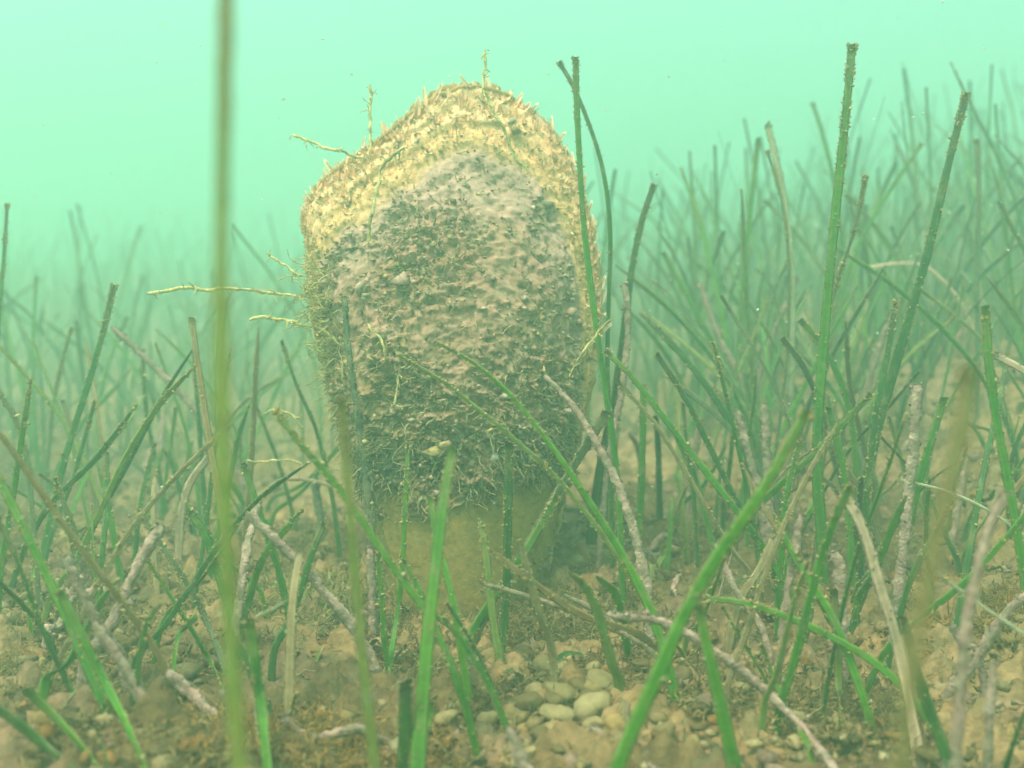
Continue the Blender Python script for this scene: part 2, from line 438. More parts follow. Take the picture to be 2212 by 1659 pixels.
G1 = 'seagrass leaves standing around the shell'
G2 = 'dead leaves crusted with pink algae'
G3 = 'bleached dead leaves on the bed'
TRACED = [
 # kind, depth, depth lean, width px (tip, root), points, fuzz, label
 ('olive', .20, 0, (34, 44), [(489,-90),(484,200),(478,560),(480,900),(490,1200),(505,1500),(522,1720)], .4, 'very tall out-of-focus olive leaf rising past the top of the view'),
 ('olive', .30, .0, (20, 34), [(737,858),(748,1000),(764,1200),(786,1450),(812,1680)], .5, 'blurred tan and olive leaf with brown midrib before the shell base'),
 ('green', .37, .04, (27, 44), [(978,970),(957,1090),(940,1230),(924,1380),(910,1540),(900,1680)], .7, 'widest bright green leaf cut square at its tip before the brown shell base'),
 ('dark', .375, .0, (32, 34), [(877,1470),(875,1560),(872,1670)], .3, 'short dark green leaf stub cut flat beside the widest green leaf'),
 ('green', .325, .03, (26, 46), [(1745,885),(1690,985),(1640,1070),(1545,1210),(1482,1320),(1420,1460),(1370,1570),(1325,1680)], .4, 'long blurred green leaf leaning right over the pebbles'),
 ('green', .50, 0, (10, 16), [(882,955),(876,1080),(868,1230),(856,1340),(838,1450)], 1.3, 'narrow pointed green leaf with white flecked edges before the shell base'),
 ('dark', .50, 0, (20, 20), [(1100,955),(1097,1150),(1091,1330),(1080,1430)], 1, 'straight dark green leaf with rounded tip before the shell base'),
 ('green', .49, .02, (18, 26), [(1205,1070),(1130,1200),(1060,1300),(1000,1400),(938,1510)], .7, 'green leaf slanting across below the shell down to the left'),
 ('grey', .52, 0, (22, 18), [(1312,888),(1250,990),(1190,1090),(1110,1230),(1060,1310)], .8, 'pale grey-green filmed leaf slanting beside the shell base'),
 ('green', .44, .02, (8, 28), [(938,738),(1010,775),(1090,840),(1150,910),(1210,990),(1270,1080),(1340,1190),(1390,1285)], .8, 'long arching leaf with thin tan tip crossing before the shell'),
 ('olive', .47, .02, (10, 16), [(862,770),(950,820),(1040,890),(1100,940),(1200,1030),(1290,1140),(1370,1260)], 1, 'thin pale green leaf arching across the shell face'),
 ('green', .55, 0, (12, 20), [(1308,758),(1370,820),(1440,910),(1510,1000),(1580,1090),(1640,1170),(1690,1250)], .8, 'green leaf sloping down to the right from the shell edge'),
 ('dark', .58, 0, (12, 16), [(1418,763),(1480,860),(1550,1000),(1600,1100),(1650,1190)], 1, 'dark narrow leaf sloping parallel to the green one right of the shell'),
 ('green', .555, 0, (13, 17), [(1243,123),(1247,250),(1257,430),(1270,570),(1290,720),(1312,870),(1325,960)], .5, 'straight tall green leaf rising along the right rim of the shell'),
 ('dark', .60, 0, (10, 11), [(1207,133),(1240,190),(1280,290),(1305,380),(1318,500),(1315,650),(1312,800),(1318,950)], .4, 'thin dark bent leaf crossing the tall one at the shell rim'),
 ('dark', .63, 0, (12, 24), [(1413,398),(1386,480),(1362,600),(1347,740),(1333,860),(1308,955)], .6, 'dark green leaf with drooping black tip right of the shell'),
 ('green', .64, 0, (20, 26), [(1352,690),(1340,780),(1326,880),(1315,960)], .3, 'short wide bright green leaf beside the shell edge'),
 ('green', .55, .0, (17, 28), [(1841,95),(1827,250),(1806,450),(1787,650),(1771,850),(1765,1000),(1774,1150),(1778,1250)], 1.2, 'tallest upright green leaf with brown crumbly tip on the rising bed'),
 ('dark', .58, .0, (15, 28), [(2088,200),(2050,350),(2003,550),(1960,700),(1922,830),(1890,950),(1868,1060)], 1.4, 'tall green leaf leaning right with bright yellow fringed edges'),
 ('grey', .58, 0, (8, 14), [(1870,380),(1850,480),(1812,600),(1787,700),(1775,850),(1772,1000)], 1.8, 'slim tan fuzzy leaf tip crossing behind the tallest leaf'),
 ('dark', .57, 0, (12, 18), [(1936,650),(1915,780),(1892,900),(1875,1050)], 2.0, 'short dark leaf densely fringed with tan growth beside the leaning leaf'),
 ('grey', .70, 0, (7, 11), [(1657,325),(1690,440),(1705,600),(1697,800),(1672,1000)], 1.6, 'slender grey leaf with frayed tan edge standing in the dense meadow'),
 ('pale', .72, 0, (16, 8), [(1657,265),(1680,360),(1700,470),(1712,600),(1712,750)], .6, 'pale translucent tan leaf leaning against the slender grey one'),
 ('green', .60, 0, (13, 17), [(1728,690),(1790,770),(1828,860),(1845,960),(1850,1040)], .9, 'short green leaf bent left with tan edges at foot of tallest leaf'),
 ('green', .56, 0, (14, 22), [(1790,880),(1810,960),(1830,1060),(1836,1150)], .8, 'short green leaf growing close beside the base of the tallest leaf'),
 ('green', .52, 0, (17, 22), [(2040,858),(2012,950),(1985,1040),(1965,1120)], .8, 'stubby green leaf with rounded tip behind the pink crusted stalk'),
 ('green', .46, 0, (20, 26), [(2128,660),(2138,800),(2155,920),(2185,1080),(2215,1260)], .8, 'tall mid green leaf leaning left at the rising edge of the bed'),
 ('green', .42, .02, (14, 24), [(1520,1294),(1600,1301),(1700,1333),(1790,1373),(1870,1418),(1930,1465)], .8, 'green leaf arched flat over the debris'),
 ('green', .37, .0, (22, 42), [(1508,1305),(1528,1400),(1558,1530),(1592,1680)], .4, 'upright green leaf under the flat arched one'),
 ('green', .44, .0, (10, 18), [(1645,1390),(1665,1450),(1700,1530),(1740,1600)], .6, 'small curved green leaf sprouting among pale debris'),
 ('green', .44, .0, (5, 10), [(1560,1310),(1600,1380),(1650,1460)], .6, 'thin bright green blade beside the flat arched leaf'),
 ('olive', .45, 0, (20, 22), [(1800,1270),(1808,1380),(1812,1480),(1812,1560)], .5, 'yellowish green leaf stem below a knob of purple crust'),
 ('dark', .38, .0, (18, 34), [(1950,1330),(1975,1430),(2010,1540),(2065,1680)], .4, 'dark green leaf leaning left out of rusty debris'),
 ('dark', .36, .0, (20, 40), [(2240,1480),(2205,1560),(2165,1680)], .3, 'dark green leaf leaning right over rusty debris'),
 ('tan', .17, 0, (34, 44), [(2092,790),(2062,1000),(2005,1240),(1965,1480),(1945,1700)], .2, 'strongly blurred tan leaf close to the lens over the right-hand bed'),
 ('green', .40, .02, (20, 26), [(-45,960),(10,1060),(75,1190),(135,1315),(182,1425),(215,1500)], .9, 'green leaf slanting to the left of two crossing dark blades'),
 ('green', .39, .0, (20, 30), [(128,1275),(180,1380),(230,1480),(280,1580),(318,1680)], .8, 'long clean green leaf slanting out of the left-hand debris'),
 ('dark', .42, .0, (12, 16), [(-20,1090),(40,1220),(100,1380),(165,1510),(215,1600)], .9, 'dark slender leaf slanting behind the long clean green one'),
 ('dark', .36, .0, (28, 32), [(-40,1510),(30,1555),(90,1605),(160,1670)], .3, 'thick dark green leaf lying low over the left-hand debris'),
 ('green', .375, .0, (24, 34), [(55,1487),(125,1555),(190,1630),(230,1690)], .5, 'low broad green leaf beside the thick dark one'),
 ('green', .47, .0, (8, 20), [(312,1200),(370,1290),(420,1370),(460,1440),(500,1520)], .9, 'green leaf with curled pale tip slanting up left'),
 ('grey', .49, .0, (12, 16), [(299,1104),(350,1180),(410,1270),(450,1350),(485,1440)], 2.0, 'grey-green leaf crusted with tan specks slanting beside a curled one'),
 ('green', .38, .0, (24, 34), [(537,1335),(550,1420),(565,1530),(578,1680)], .5, 'upright bright green leaf with pale snapped tip folded to one side'),
 ('pale', .385, 0, (6, 10), [(622,1297),(585,1318),(545,1336),(538,1350),(545,1420)], .4, 'thin folded pale leaf tip bent over an upright green leaf'),
 ('dark', .40, .0, (7, 14), [(640,1497),(622,1570),(605,1680)], .4, 'small dark pointed leaf beside the rusty algae mat'),
 ('green', .41, .02, (15, 21), [(595,888),(650,960),(720,1040),(772,1110),(835,1205),(895,1285),(930,1340)], 1.2, 'green leaf slanting down right past the shell base'),
 ('green', .41, .0, (10, 22), [(957,1335),(1005,1395),(1050,1470),(1092,1565)], .7, 'bright green leaf leaning left over crusted stub'),
 ('dark', .42, .0, (8, 14), [(963,1302),(1000,1355),(1040,1430),(1070,1500)], .6, 'dark narrow leaf alongside the bright one over crusted stub'),
 ('grey', .48, .0, (8, 9), [(120,1030),(145,1120),(163,1230),(175,1340)], 3.0, 'thin dark leaf thickly beaded with pale specks'),
 ('dark', .60, .0, (12, 20), [(247,615),(222,720),(190,830),(152,950),(122,1060),(98,1170)], .8, 'tall dark green leaf leaning right in the hazy left meadow'),
 ('dark', .59, .0, (8, 12), [(205,865),(182,950),(152,1050),(120,1130)], 1, 'shorter dark leaf leaning right below the tall dark one'),
 ('grey', .75, .0, (7, 10), [(155,708),(135,780),(115,880),(105,980)], 1.5, 'thin brown-tipped leaf in the hazy left meadow'),
 ('dark', .66, 0, (11, 13), [(16,440),(8,560),(-3,700),(-8,850)], .8, 'upright dark leaf with tan edge at the hazy meadow margin'),
 ('grey', .55, 0, (12, 16), [(-6,845),(38,915),(60,1010),(70,1120)], 1, 'bent grey leaf with pale film beside tall dark leaves'),
 ('dark', .74, 0, (9, 12), [(308,755),(318,900),(343,1020),(360,1110)], .7, 'straight dark leaf near the pink crusted slanting one'),
 ('green', .74, 0, (8, 10), [(380,880),(366,980),(352,1080)], .6, 'small green leaf joining the straight dark one'),
 ('dark', .63, 0, (8, 12), [(608,735),(640,830),(680,920),(702,1000)], .8, 'narrow dark leaf close to the shell\'s fuzzy left side'),
 ('dark', .70, 0, (9, 13), [(545,855),(575,930),(605,1010),(625,1080)], .8, 'dark leaf behind the very tall blurred one'),
 ('green', .52, 0, (14, 16), [(525,1000),(548,1070),(575,1150),(595,1210)], .6, 'bright green leaf half hidden behind the very tall blurred one'),
 ('green', .50, 0, (16, 22), [(405,1105),(440,1150),(465,1220),(490,1300)], .8, 'green leaf behind the very tall blurred one, tip frayed'),
 ('green', .84, 0, (11, 14), [(1432,545),(1490,650),(1550,760),(1592,840)], .7, 'green leaf sloping in the dense meadow right of the shell'),
 ('green', .95, 0, (10, 12), [(1755,222),(1780,300),(1803,400),(1815,500)], .6, 'hazy green leaf behind the tallest upright leaf'),
 ('green', .86, 0, (8, 12), [(1992,310),(1930,400),(1880,480),(1848,545),(1820,620)], .6, 'hazy green leaf leaning right between two tall ones'),
 ('dark', .70, 0, (10, 14), [(2158,435),(2185,490),(2215,545),(2240,640)], .8, 'dark leaf with tan edge leaning left on the hazy slope'),
 ('grey', .78, 0, (11, 12), [(2110,300),(2115,430),(2110,560),(2112,700)], 1, 'grey upright leaf on the hazy slope'),
 ('green', .48, 0, (14, 17), [(818,1190),(824,1290),(832,1400),(838,1450)], .6, 'green leaf just left of the narrow pointed one'),
 ('green', .60, 0, (15, 17), [(1390,830),(1388,960),(1384,1080),(1378,1160)], .6, 'upright green leaf standing right of the shell'),
 ('dark', .62, 0, (10, 12), [(1475,870),(1485,980),(1500,1090),(1505,1180)], 1.6, 'thin dark leaf speckled pale right of the shell'),
 ('dark', .55, 0, (9, 12), [(1540,740),(1570,860),(1600,990),(1620,1080)], 1, 'thin dark leaf leaning left among the right-hand leaves'),
 ('green', .52, 0, (13, 17), [(1730,950),(1700,1060),(1690,1160),(1685,1240)], .8, 'green leaf behind the pale arched dead leaf'),
]
for (k, d, dl, w, pts, fz, lab) in TRACED:
    make_leaf_thing('seagrass_leaf', lab, 'seagrass leaf', G1, k, d, dl, w, pts, fz)

CRUSTED = [
 ('crust', .50, .02, (12, 32), [(1174,808),(1240,880),(1290,960),(1340,1060),(1378,1180),(1392,1260)], 1, 'long pink crusted stalk leaning against the lower right shell'),
 ('crust', .60, 0, (14, 13), [(1349,612),(1356,700),(1346,830),(1322,950)], 1, 'thin grey-pink crusted leaf standing at the right shell edge'),
 ('crust', .50, 0, (22, 26), [(1980,828),(1975,950),(1962,1080),(1950,1200),(1940,1280)], 1, 'upright pink crusted stalk with pitted top on the rising bed'),
 ('crust', .42, 0, (18, 24), [(1308,1328),(1440,1347),(1560,1418),(1650,1490),(1740,1580),(1800,1660)], 1, 'long grey-pink crusted leaf lying across the debris'),
 ('crust', .33, 0, (20, 30), [(2172,1060),(2130,1160),(2102,1270),(2082,1400),(2070,1550),(2064,1680)], .7, 'blurred pinkish grey stalk bent at its top'),
 ('crust', .47, 0, (22, 28), [(530,1105),(590,1160),(650,1220),(705,1285),(755,1345)], 1, 'pink crusted leaf slanting toward the shell base'),
 ('crust', .42, 0, (30, 36), [(358,1450),(405,1490),(455,1545)], 1.2, 'short thick knobbly pink crusted piece lying on the silt'),
 ('crust', .37, 0, (22, 46), [(1095,1568),(1115,1610),(1140,1680)], 1.2, 'stout pink crusted stub under the bright leaning leaf'),
 ('crust', .40, 0, (20, 24), [(1275,1572),(1330,1605),(1390,1645),(1450,1690)], 1, 'pink crusted twig lying beside the pebbles'),
 ('crust', .70, 0, (13, 22), [(240,706),(300,760),(360,820),(420,882),(470,945)], .7, 'pink-grey crusted leaf slanting in the hazy left meadow'),
 ('crust', .52, 0, (16, 16), [(798,1180),(802,1260),(806,1360)], 1, 'upright pink crusted stub at the left of the shell base'),
 ('crust', .80, 0, (12, 15), [(1510,610),(1550,720),(1592,805)], .7, 'pale pink crusted leaf in the hazy right meadow'),
 ('crust', .47, 0, (26, 30), [(1800,1190),(1812,1230),(1815,1275)], 1.3, 'purple crusted knob on a yellowish leaf stem'),
 ('crust', .60, 0, (16, 20), [(1590,885),(1612,960),(1635,1040),(1650,1120)], .9, 'grey crusted leaf behind the sloping green leaves'),
 ('crust', .60, 0, (18, 20), [(1650,870),(1655,950),(1660,1040)], .9, 'short pinkish crusted stub behind the sloping green leaves'),
 ('crust', .45, 0, (18, 18), [(1730,1110),(1715,1200),(1700,1290)], .9, 'grey crusted stalk behind the bleached strip'),
 ('crust', .40, 0, (22, 34), [(200,1340),(240,1400),(280,1460)], 1, 'thick grey crusted leaf among the slanting green ones'),
 ('crust', .37, 0, (18, 22), [(2145,1430),(2140,1520),(2132,1680)], .9, 'grey crusted stalk rising from rusty debris'),
 ('stick', .47, 0, (12, 8), [(1218,1285),(1290,1322),(1380,1390)], .9, 'thin grey stick lying above the pebbles'),
 ('stick', .45, 0, (12, 14), [(1035,1258),(1120,1283),(1200,1308),(1280,1340),(1370,1382)], .9, 'mottled brown and green stem lying across the shell base'),
 ('rod', .53, 0, (14, 16), [(744,640),(752,750),(770,880),(786,1000),(800,1130),(806,1220)], 1.5, 'blackish rod-like stem beaded with white specks before the shell'),
 ('rod', .66, 0, (20, 14), [(685,1030),(682,1060),(690,1100)], .6, 'short blackish stub left of the shell base'),
]
for (k, d, dl, w, pts, fz, lab) in CRUSTED:
    make_leaf_thing('crusted_stalk' if k == 'crust' else 'dead_stem', lab, 'stalk' if k == 'crust' else 'stem', G2, k, d, dl, w, pts, fz)

BLEACHED = [
 ('dead', .42, .0, (24, 30), [(1818,1065),(1850,1112),(1876,1180),(1902,1270),(1926,1345),(1952,1450),(1980,1600)], .5, 'long bleached pinkish strip standing among green leaves'),
 ('dead', .55, 0, (8, 12), [(1756,972),(1712,1000),(1660,1060),(1618,1125)], .5, 'pale arched dead leaf beside the tallest leaf\'s foot'),
 ('dead', .48, 0, (14, 26), [(2145,765),(2185,785),(2225,812),(2260,870)], .4, 'pale pink curved dead leaf on the rising bed'),
 ('dead', .60, 0, (16, 22), [(456,980),(412,1040),(392,1105),(387,1178)], .5, 'pale pink arched dead leaf left of the shell'),
 ('pale', .50, 0, (6, 8), [(1938,1035),(2040,1060),(2130,1100),(2215,1160),(2270,1220)], .3, 'thin pale straw-like leaf arching over the rising bed'),
 ('pale', .40, 0, (7, 9), [(2020,1235),(2120,1308),(2215,1372),(2280,1430)], .3, 'thin pale straw-like leaf lying over rusty debris'),
 ('dead', .80, 0, (9, 10), [(1870,580),(1930,570),(1990,572),(2030,600)], .4, 'pale dead leaf bent flat in the hazy right meadow'),
 ('dead', .62, 0, (7, 9), [(510,1150),(560,1080),(600,1040),(640,1035)], .5, 'thin pale dead leaf bowed toward the shell'),
]
for (k, d, dl, w, pts, fz, lab) in BLEACHED:
    make_leaf_thing('bleached_leaf', lab, 'dead leaf', G3, k, d, dl, w, pts, fz)

# ------------------------------------------------------------------ the pen shell
OUT = [(880,1385),(842,1310),(812,1190),(790,1060),(748,940),(704,825),(674,720),(656,620),(648,540),(640,475),(645,432),(680,388),(725,352),(780,312),(830,280),(880,236),
       (930,198),(975,180),(1025,175),(1080,186),(1130,211),(1180,252),(1215,300),(1245,355),(1268,420),(1284,490),(1294,560),(1299,640),(1297,720),(1287,810),(1268,900),(1243,1000),(1213,1100),(1188,1200),(1163,1300),(1110,1385)]
BASE = np.array([985.0, 1410.0])
ol = np.array(OUT, float)
ang = np.arctan2(-(ol[:, 1] - BASE[1]), ol[:, 0] - BASE[0])     # pi .. 0
rad = np.linalg.norm(ol - BASE, axis=1)
order = np.argsort(-ang)
ang, rad = ang[order], rad[order]

def outline(a):
    return np.interp(-np.asarray(a), -ang, rad)
_ta = np.linspace(ang[0], ang[-1], 2000)
_tp = np.stack([np.cos(_ta), np.sin(_ta)], -1) * outline(_ta)[:, None]
_tl = np.concatenate([[0], np.cumsum(np.linalg.norm(np.diff(_tp, axis=0), axis=1) + 0.12)])
_ts = _tl / _tl[-1] * 2 - 1
def s_of(vx, vy):
    return float(np.interp(-math.atan2(BASE[1] - vy, vx - BASE[0]), -_ta, _ts))

shell_root = P(BASE[0], BASE[1], SHELL_D)
def shell_pt(s, r, back=False, grow=1.0):
    """s in -1..1 across the fan, r 0..1 from the umbo to the lip"""
    s = np.asarray(s, float); r = np.asarray(r, float)
    th = np.interp(s, _ts, _ta)
    rr = outline(th) * r * grow
    vx = BASE[0] + rr * np.cos(th); vy = BASE[1] - rr * np.sin(th)
    up = (BASE[1] - vy) / 1230.0
    wid = 1 - np.abs((vx - (985 - 10 * up)) / (np.interp(vy, [175, 250, 350, 470, 700, 900, 1100, 1300, 1410], [120, 210, 300, 340, 330, 280, 225, 180, 110]))) ** 2.2
    wid = np.clip(wid, 0, 1)
    lipc = 1 - 0.72 * sstep(0.55, 1.0, r)
    bul = 0.047 * wid ** 0.6 * lipc * (0.55 + 0.45 * np.sin(np.clip(up, 0, 1) * math.pi))
    lip = 0.004 * np.ones_like(bul)
    off = -(bul + lip) if not back else (bul + lip)
    d = SHELL_D + 0.0 * r
    a, b = (vx - CX) / F, -(vy - CY) / F
    t = d / (CP + b * SP)
    x = a * t; z = HC + (-SP + b * CP) * t
    lean = 0.10 * (z - shell_root[2])              # the fan leans a little away
    return np.stack([x, d + off + lean, z], -1), vx, vy

NS, NR = 500, 480
ss, rr_ = np.meshgrid(np.linspace(-1, 1, NS), np.linspace(0.02, 1, NR))
pt, VX, VY = shell_pt(ss, rr_)
du = np.gradient(pt, axis=1); dv = np.gradient(pt, axis=0)
NRM = np.cross(du, dv); NRM /= np.linalg.norm(NRM, axis=-1)[..., None] + 1e-12
NRM *= np.where(NRM[..., 1:2] > 0, -1, 1)
wob = 0.02 * fbm(pt * 40, 3)
rq = rr_ + wob
crusted = sstep(0.90, 0.84, rq + 0.01) * sstep(1075, 1010, VY + 40 * fbm(pt * 60 + 4, 3))
n1 = fbm(pt * np.array([190, 190, 260]), 4)
n2 = np.maximum(0, fbm(pt * np.array([300, 300, 430]) + 20, 3) + 0.05)
big = fbm(pt * 35 + 3, 3)
ridg = np.sin(rq * 150 + 2.0 * fbm(pt * 22 + 8, 2))
patch = sstep(-0.35, 0.45, fbm(pt * 26 + 61, 3))
disp = crusted * ((0.0008 + 0.0010 * patch) * n1 + (0.0010 + 0.0021 * patch) * n2 + 0.0028 * big + 0.0005 * ridg) + sstep(0.80, 0.9, rq) * (0.0007 * ridg + 0.0006 * n1) + (1 - crusted) * sstep(0.85, 0.8, rq) * 0.0006 * big
ptd = pt + NRM * disp[..., None]
def mixc(a, b, m): return a + (np.asarray(b) - a) * np.asarray(m)[..., None]
cream = np.array([0.78, 0.47, 0.26]); honey = np.array([0.60, 0.345, 0.16]); mauve = np.array([0.38, 0.24, 0.185]); brown = np.array([0.22, 0.138, 0.072]); olive = np.array([0.29, 0.185, 0.058])
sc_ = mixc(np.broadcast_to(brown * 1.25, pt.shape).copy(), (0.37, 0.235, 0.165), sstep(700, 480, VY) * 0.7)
sc_ = mixc(sc_, (0.30, 0.22, 0.09), sstep(0.15, 0.6, fbm(pt * 30 + 90, 3)) * 0.7)
sc_ = mixc(sc_, (0.32, 0.235, 0.17), (1 - patch) * 0.5)
sc_ = mixc(sc_, (0.15, 0.115, 0.065), sstep(0.1, 0.5, -n1 - 0.3 * big))
sc_ = mixc(sc_, (0.36, 0.235, 0.165), sstep(0.2, 0.7, n2 + 0.2 * big))
sc_ = mixc(sc_, (0.26, 0.22, 0.14), sstep(0.2, 0.6, fbm(pt * 55 + 50, 3)) * 0.6)
sc_ = sc_ * np.array([0.92, 0.78, 0.78])
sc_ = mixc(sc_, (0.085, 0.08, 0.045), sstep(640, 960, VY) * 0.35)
sc_ = mixc(sc_, mauve, sstep(0.74, 0.82, rq) * 0.8)
sc_ = mixc(sc_, honey, sstep(0.865, 0.89, rq))
sc_ = mixc(sc_, cream, sstep(0.92, 0.965, rq + 0.02 * n1))
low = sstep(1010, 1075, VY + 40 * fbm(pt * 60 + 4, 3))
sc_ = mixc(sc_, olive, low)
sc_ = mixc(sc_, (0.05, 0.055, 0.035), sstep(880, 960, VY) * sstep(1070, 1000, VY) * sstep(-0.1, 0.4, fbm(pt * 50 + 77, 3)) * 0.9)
shell = link('pen_shell', None, label='large upright fan-shaped pen shell crusted with brown growth and a frilly cream lip', category='shell')
shell.location = shell_root
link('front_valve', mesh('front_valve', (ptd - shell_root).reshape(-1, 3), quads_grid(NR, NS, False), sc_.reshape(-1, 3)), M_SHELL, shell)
ptb, _, VYb = shell_pt(ss[::3, ::3], rr_[::3, ::3], True, 1.008)
nb = fbm(ptb * 120, 3)
ptb[..., 1] += 0.003 * nb
cb = mixc(np.broadcast_to(brown, ptb.shape).copy(), (0.50, 0.31, 0.07), sstep(0.86, 0.9, rr_[::3, ::3]))
link('back_valve', mesh('back_valve', (ptb - shell_root).reshape(-1, 3), quads_grid(ptb.shape[0], ptb.shape[1], False)[:, ::-1], cb.reshape(-1, 3)), M_SHELL, shell)
# lip: a rounded seam of both valves' margins, and the orange rim peeking over the top
for nm, bk, colr, s0, s1, gr, rad_ in (('front_lip', False, (0.60, 0.44, 0.20), -0.97, 0.97, 1.0, 0.0011), ('back_lip', True, (0.50, 0.27, 0.045), s_of(835, 275), s_of(1075, 185), 1.012, 0.0022)):
    sv = np.linspace(s0, s1, 220)
    c, _, _ = shell_pt(sv, np.ones_like(sv), bk, gr)
    c = c + 0.0012 * np.stack([vnoise(c * 180), vnoise(c * 180 + 9), vnoise(c * 180 + 20)], -1)
    b = Bag()
    T, S, N = frames(c, np.array([0, 1, 0.0]))
    a = np.linspace(0, 2 * math.pi, 7, endpoint=False)
    rv = rad_ * (1 + 0.5 * vnoise(c * 300))[:, None, None]
    v = c[:, None] + (S[:, None] * np.cos(a)[None, :, None] + N[:, None] * np.sin(a)[None, :, None]) * rv
    b.add(v.reshape(-1, 3), quads_grid(len(c), 7, True), np.array(colr) * (1 + 0.3 * np.repeat(vnoise(c * 250), 7)[:, None]))
    link(nm, b.mesh(nm, origin=shell_root), M_SCALE, shell)

# fluted scales along the lip, in rows that follow the growth lines
def scale_mesh(L, W, curl, seed):
    r = np.random.default_rng(seed)
    nt, nu = 7, 6
    t = np.linspace(0, 1, nt)[:, None]; u = np.linspace(-1, 1, nu)[None, :]
    w = W * (0.75 + 0.35 * t - 0.75 * t ** 3)
    x = u * w * (1 + 0.1 * r.standard_normal())
    y = L * t * (1 - 0.10 * u ** 2) + 0.0004 * r.standard_normal((nt, nu)) * (t > 0.8)
    z = curl * W * (u ** 2) * 1.1 + L * 0.08 * t ** 1.7 - 0.0006
    v = np.stack([x + 0 * y, y, z + 0 * y], -1)
    n = np.array([0, 0, 1.0]) * 0.00022
    vv = np.concatenate([v.reshape(-1, 3), (v - n).reshape(-1, 3)])
    f = quads_grid(nt, nu, False); f = np.vstack([f, f[:, ::-1] + nt * nu])
    tint = np.array([0.92, 0.64, 0.42]) * (0.9 + 0.2 * r.random())
    c = tint[None, None] + (np.array([0.98, 0.88, 0.72]) - tint) * (t ** 1.5)[..., None] * np.ones((1, nu, 1))
    c = np.concatenate([c.reshape(-1, 3)] * 2)
    me = mesh('scale', vv, f, c)
    me.materials.append(M_SCALE)
    return me
SM = [scale_mesh(0.0115, 0.0014, 0.8, 1), scale_mesh(0.0095, 0.0020, 0.6, 2), scale_mesh(0.0080, 0.0013, 0.9, 3), scale_mesh(0.0110, 0.0011, 1.1, 4), scale_mesh(0.0065, 0.0022, 0.5, 5)]
def orient(o, pos, ydir, zdir, s, roll):
    y = Vector(ydir).normalized(); z = Vector(zdir); z = (z - y * z.dot(y)).normalized(); x = y.cross(z)
    m = Matrix((x, y, z)).transposed()
    m = m @ Matrix.Rotation(roll, 3, 'Y')
    o.matrix_basis = Matrix.Translation(Vector(pos)) @ m.to_4x4() @ Matrix.Scale(s, 4)
cnt = 0
for (rv, num, s0, s1, bk, gr, szz) in ((1.0, 108, s_of(643, 490), s_of(1290, 790), False, 1.0, 1.0), (0.978, 72, s_of(642, 470), s_of(1300, 640), False, 1.0, .62), (0.955, 56, s_of(660, 405), s_of(1284, 490), False, 1.0, .5), (0.93, 34, s_of(700, 370), s_of(1268, 420), False, 1.0, .4), (0.998, 24, s_of(645, 440), s_of(900, 220), True, 1.0, .8)):
    for k in range(num):
        s = s0 + (s1 - s0) * (k + random.uniform(0.05, 0.95)) / num
        r_ = rv + random.uniform(-0.008, 0.006)
        p0, _, _ = shell_pt(np.array([s]), np.array([r_ - 0.012]), bk, gr)
        p1, _, _ = shell_pt(np.array([s]), np.array([r_]), bk, gr)
        y = (p1 - p0)[0]; y /= np.linalg.norm(y)
        out = np.array([0, -1 if not bk else 1, 0.1])
        y = y + 0.25 * out * random.uniform(-0.6, 0.7) + 0.42 * np.array([random.uniform(-1, 1), 0, random.uniform(-1, 1)])
        o = link('scale', random.choice(SM), None, shell)
        orient(o, (p1[0] - y * 0.005 + out * 0.0008) - shell_root, y, out, szz * random.uniform(0.55, 1.25), random.uniform(-0.8, 0.8))
        cnt += 1

# growth on the valve: lumps, flakes and turf
idx = RNG.integers(0, NS * NR, 32000)
flat = ptd.reshape(-1, 3)[idx]; fn = NRM.reshape(-1, 3)[idx]; fcr = crusted.reshape(-1)[idx]; frq = rq.reshape(-1)[idx]; fvy = VY.reshape(-1)[idx]
fpa = patch.reshape(-1)[idx]
keep = (RNG.random(len(idx)) < fcr * (0.25 + 0.75 * fpa) + 0.02 + 0.10 * (frq > 0.86)) & (RNG.random(len(idx)) < np.clip(frq * 1.15, 0, 1))
flat, fn, fvy = flat[keep], fn[keep], fvy[keep]
n = len(flat)
clus = fbm(flat * 70, 2)
pc = palette(n, [(0.42, 0.27, 0.20), (0.37, 0.24, 0.17), (0.40, 0.28, 0.14), (0.33, 0.23, 0.10), (0.20, 0.15, 0.08), (0.24, 0.17, 0.085), (0.33, 0.27, 0.18), (0.47, 0.35, 0.27)], 0.3)
sz = RNG.uniform(0.0004, 0.0012, n) * (0.75 + 1.1 * np.clip(clus, 0, 1)) * np.where(RNG.random(n) < 0.035, 2.3, 1)
bg_ = Bag(); bg_.add(*lump_batch(n, flat + fn * sz[:, None] * 0.4, sz, pc, 0.7, 0.4))
o = link('encrusting_growth', bg_.mesh('encrusting_growth', origin=shell_root), M_GROW, shell); o['kind'] = 'stuff'

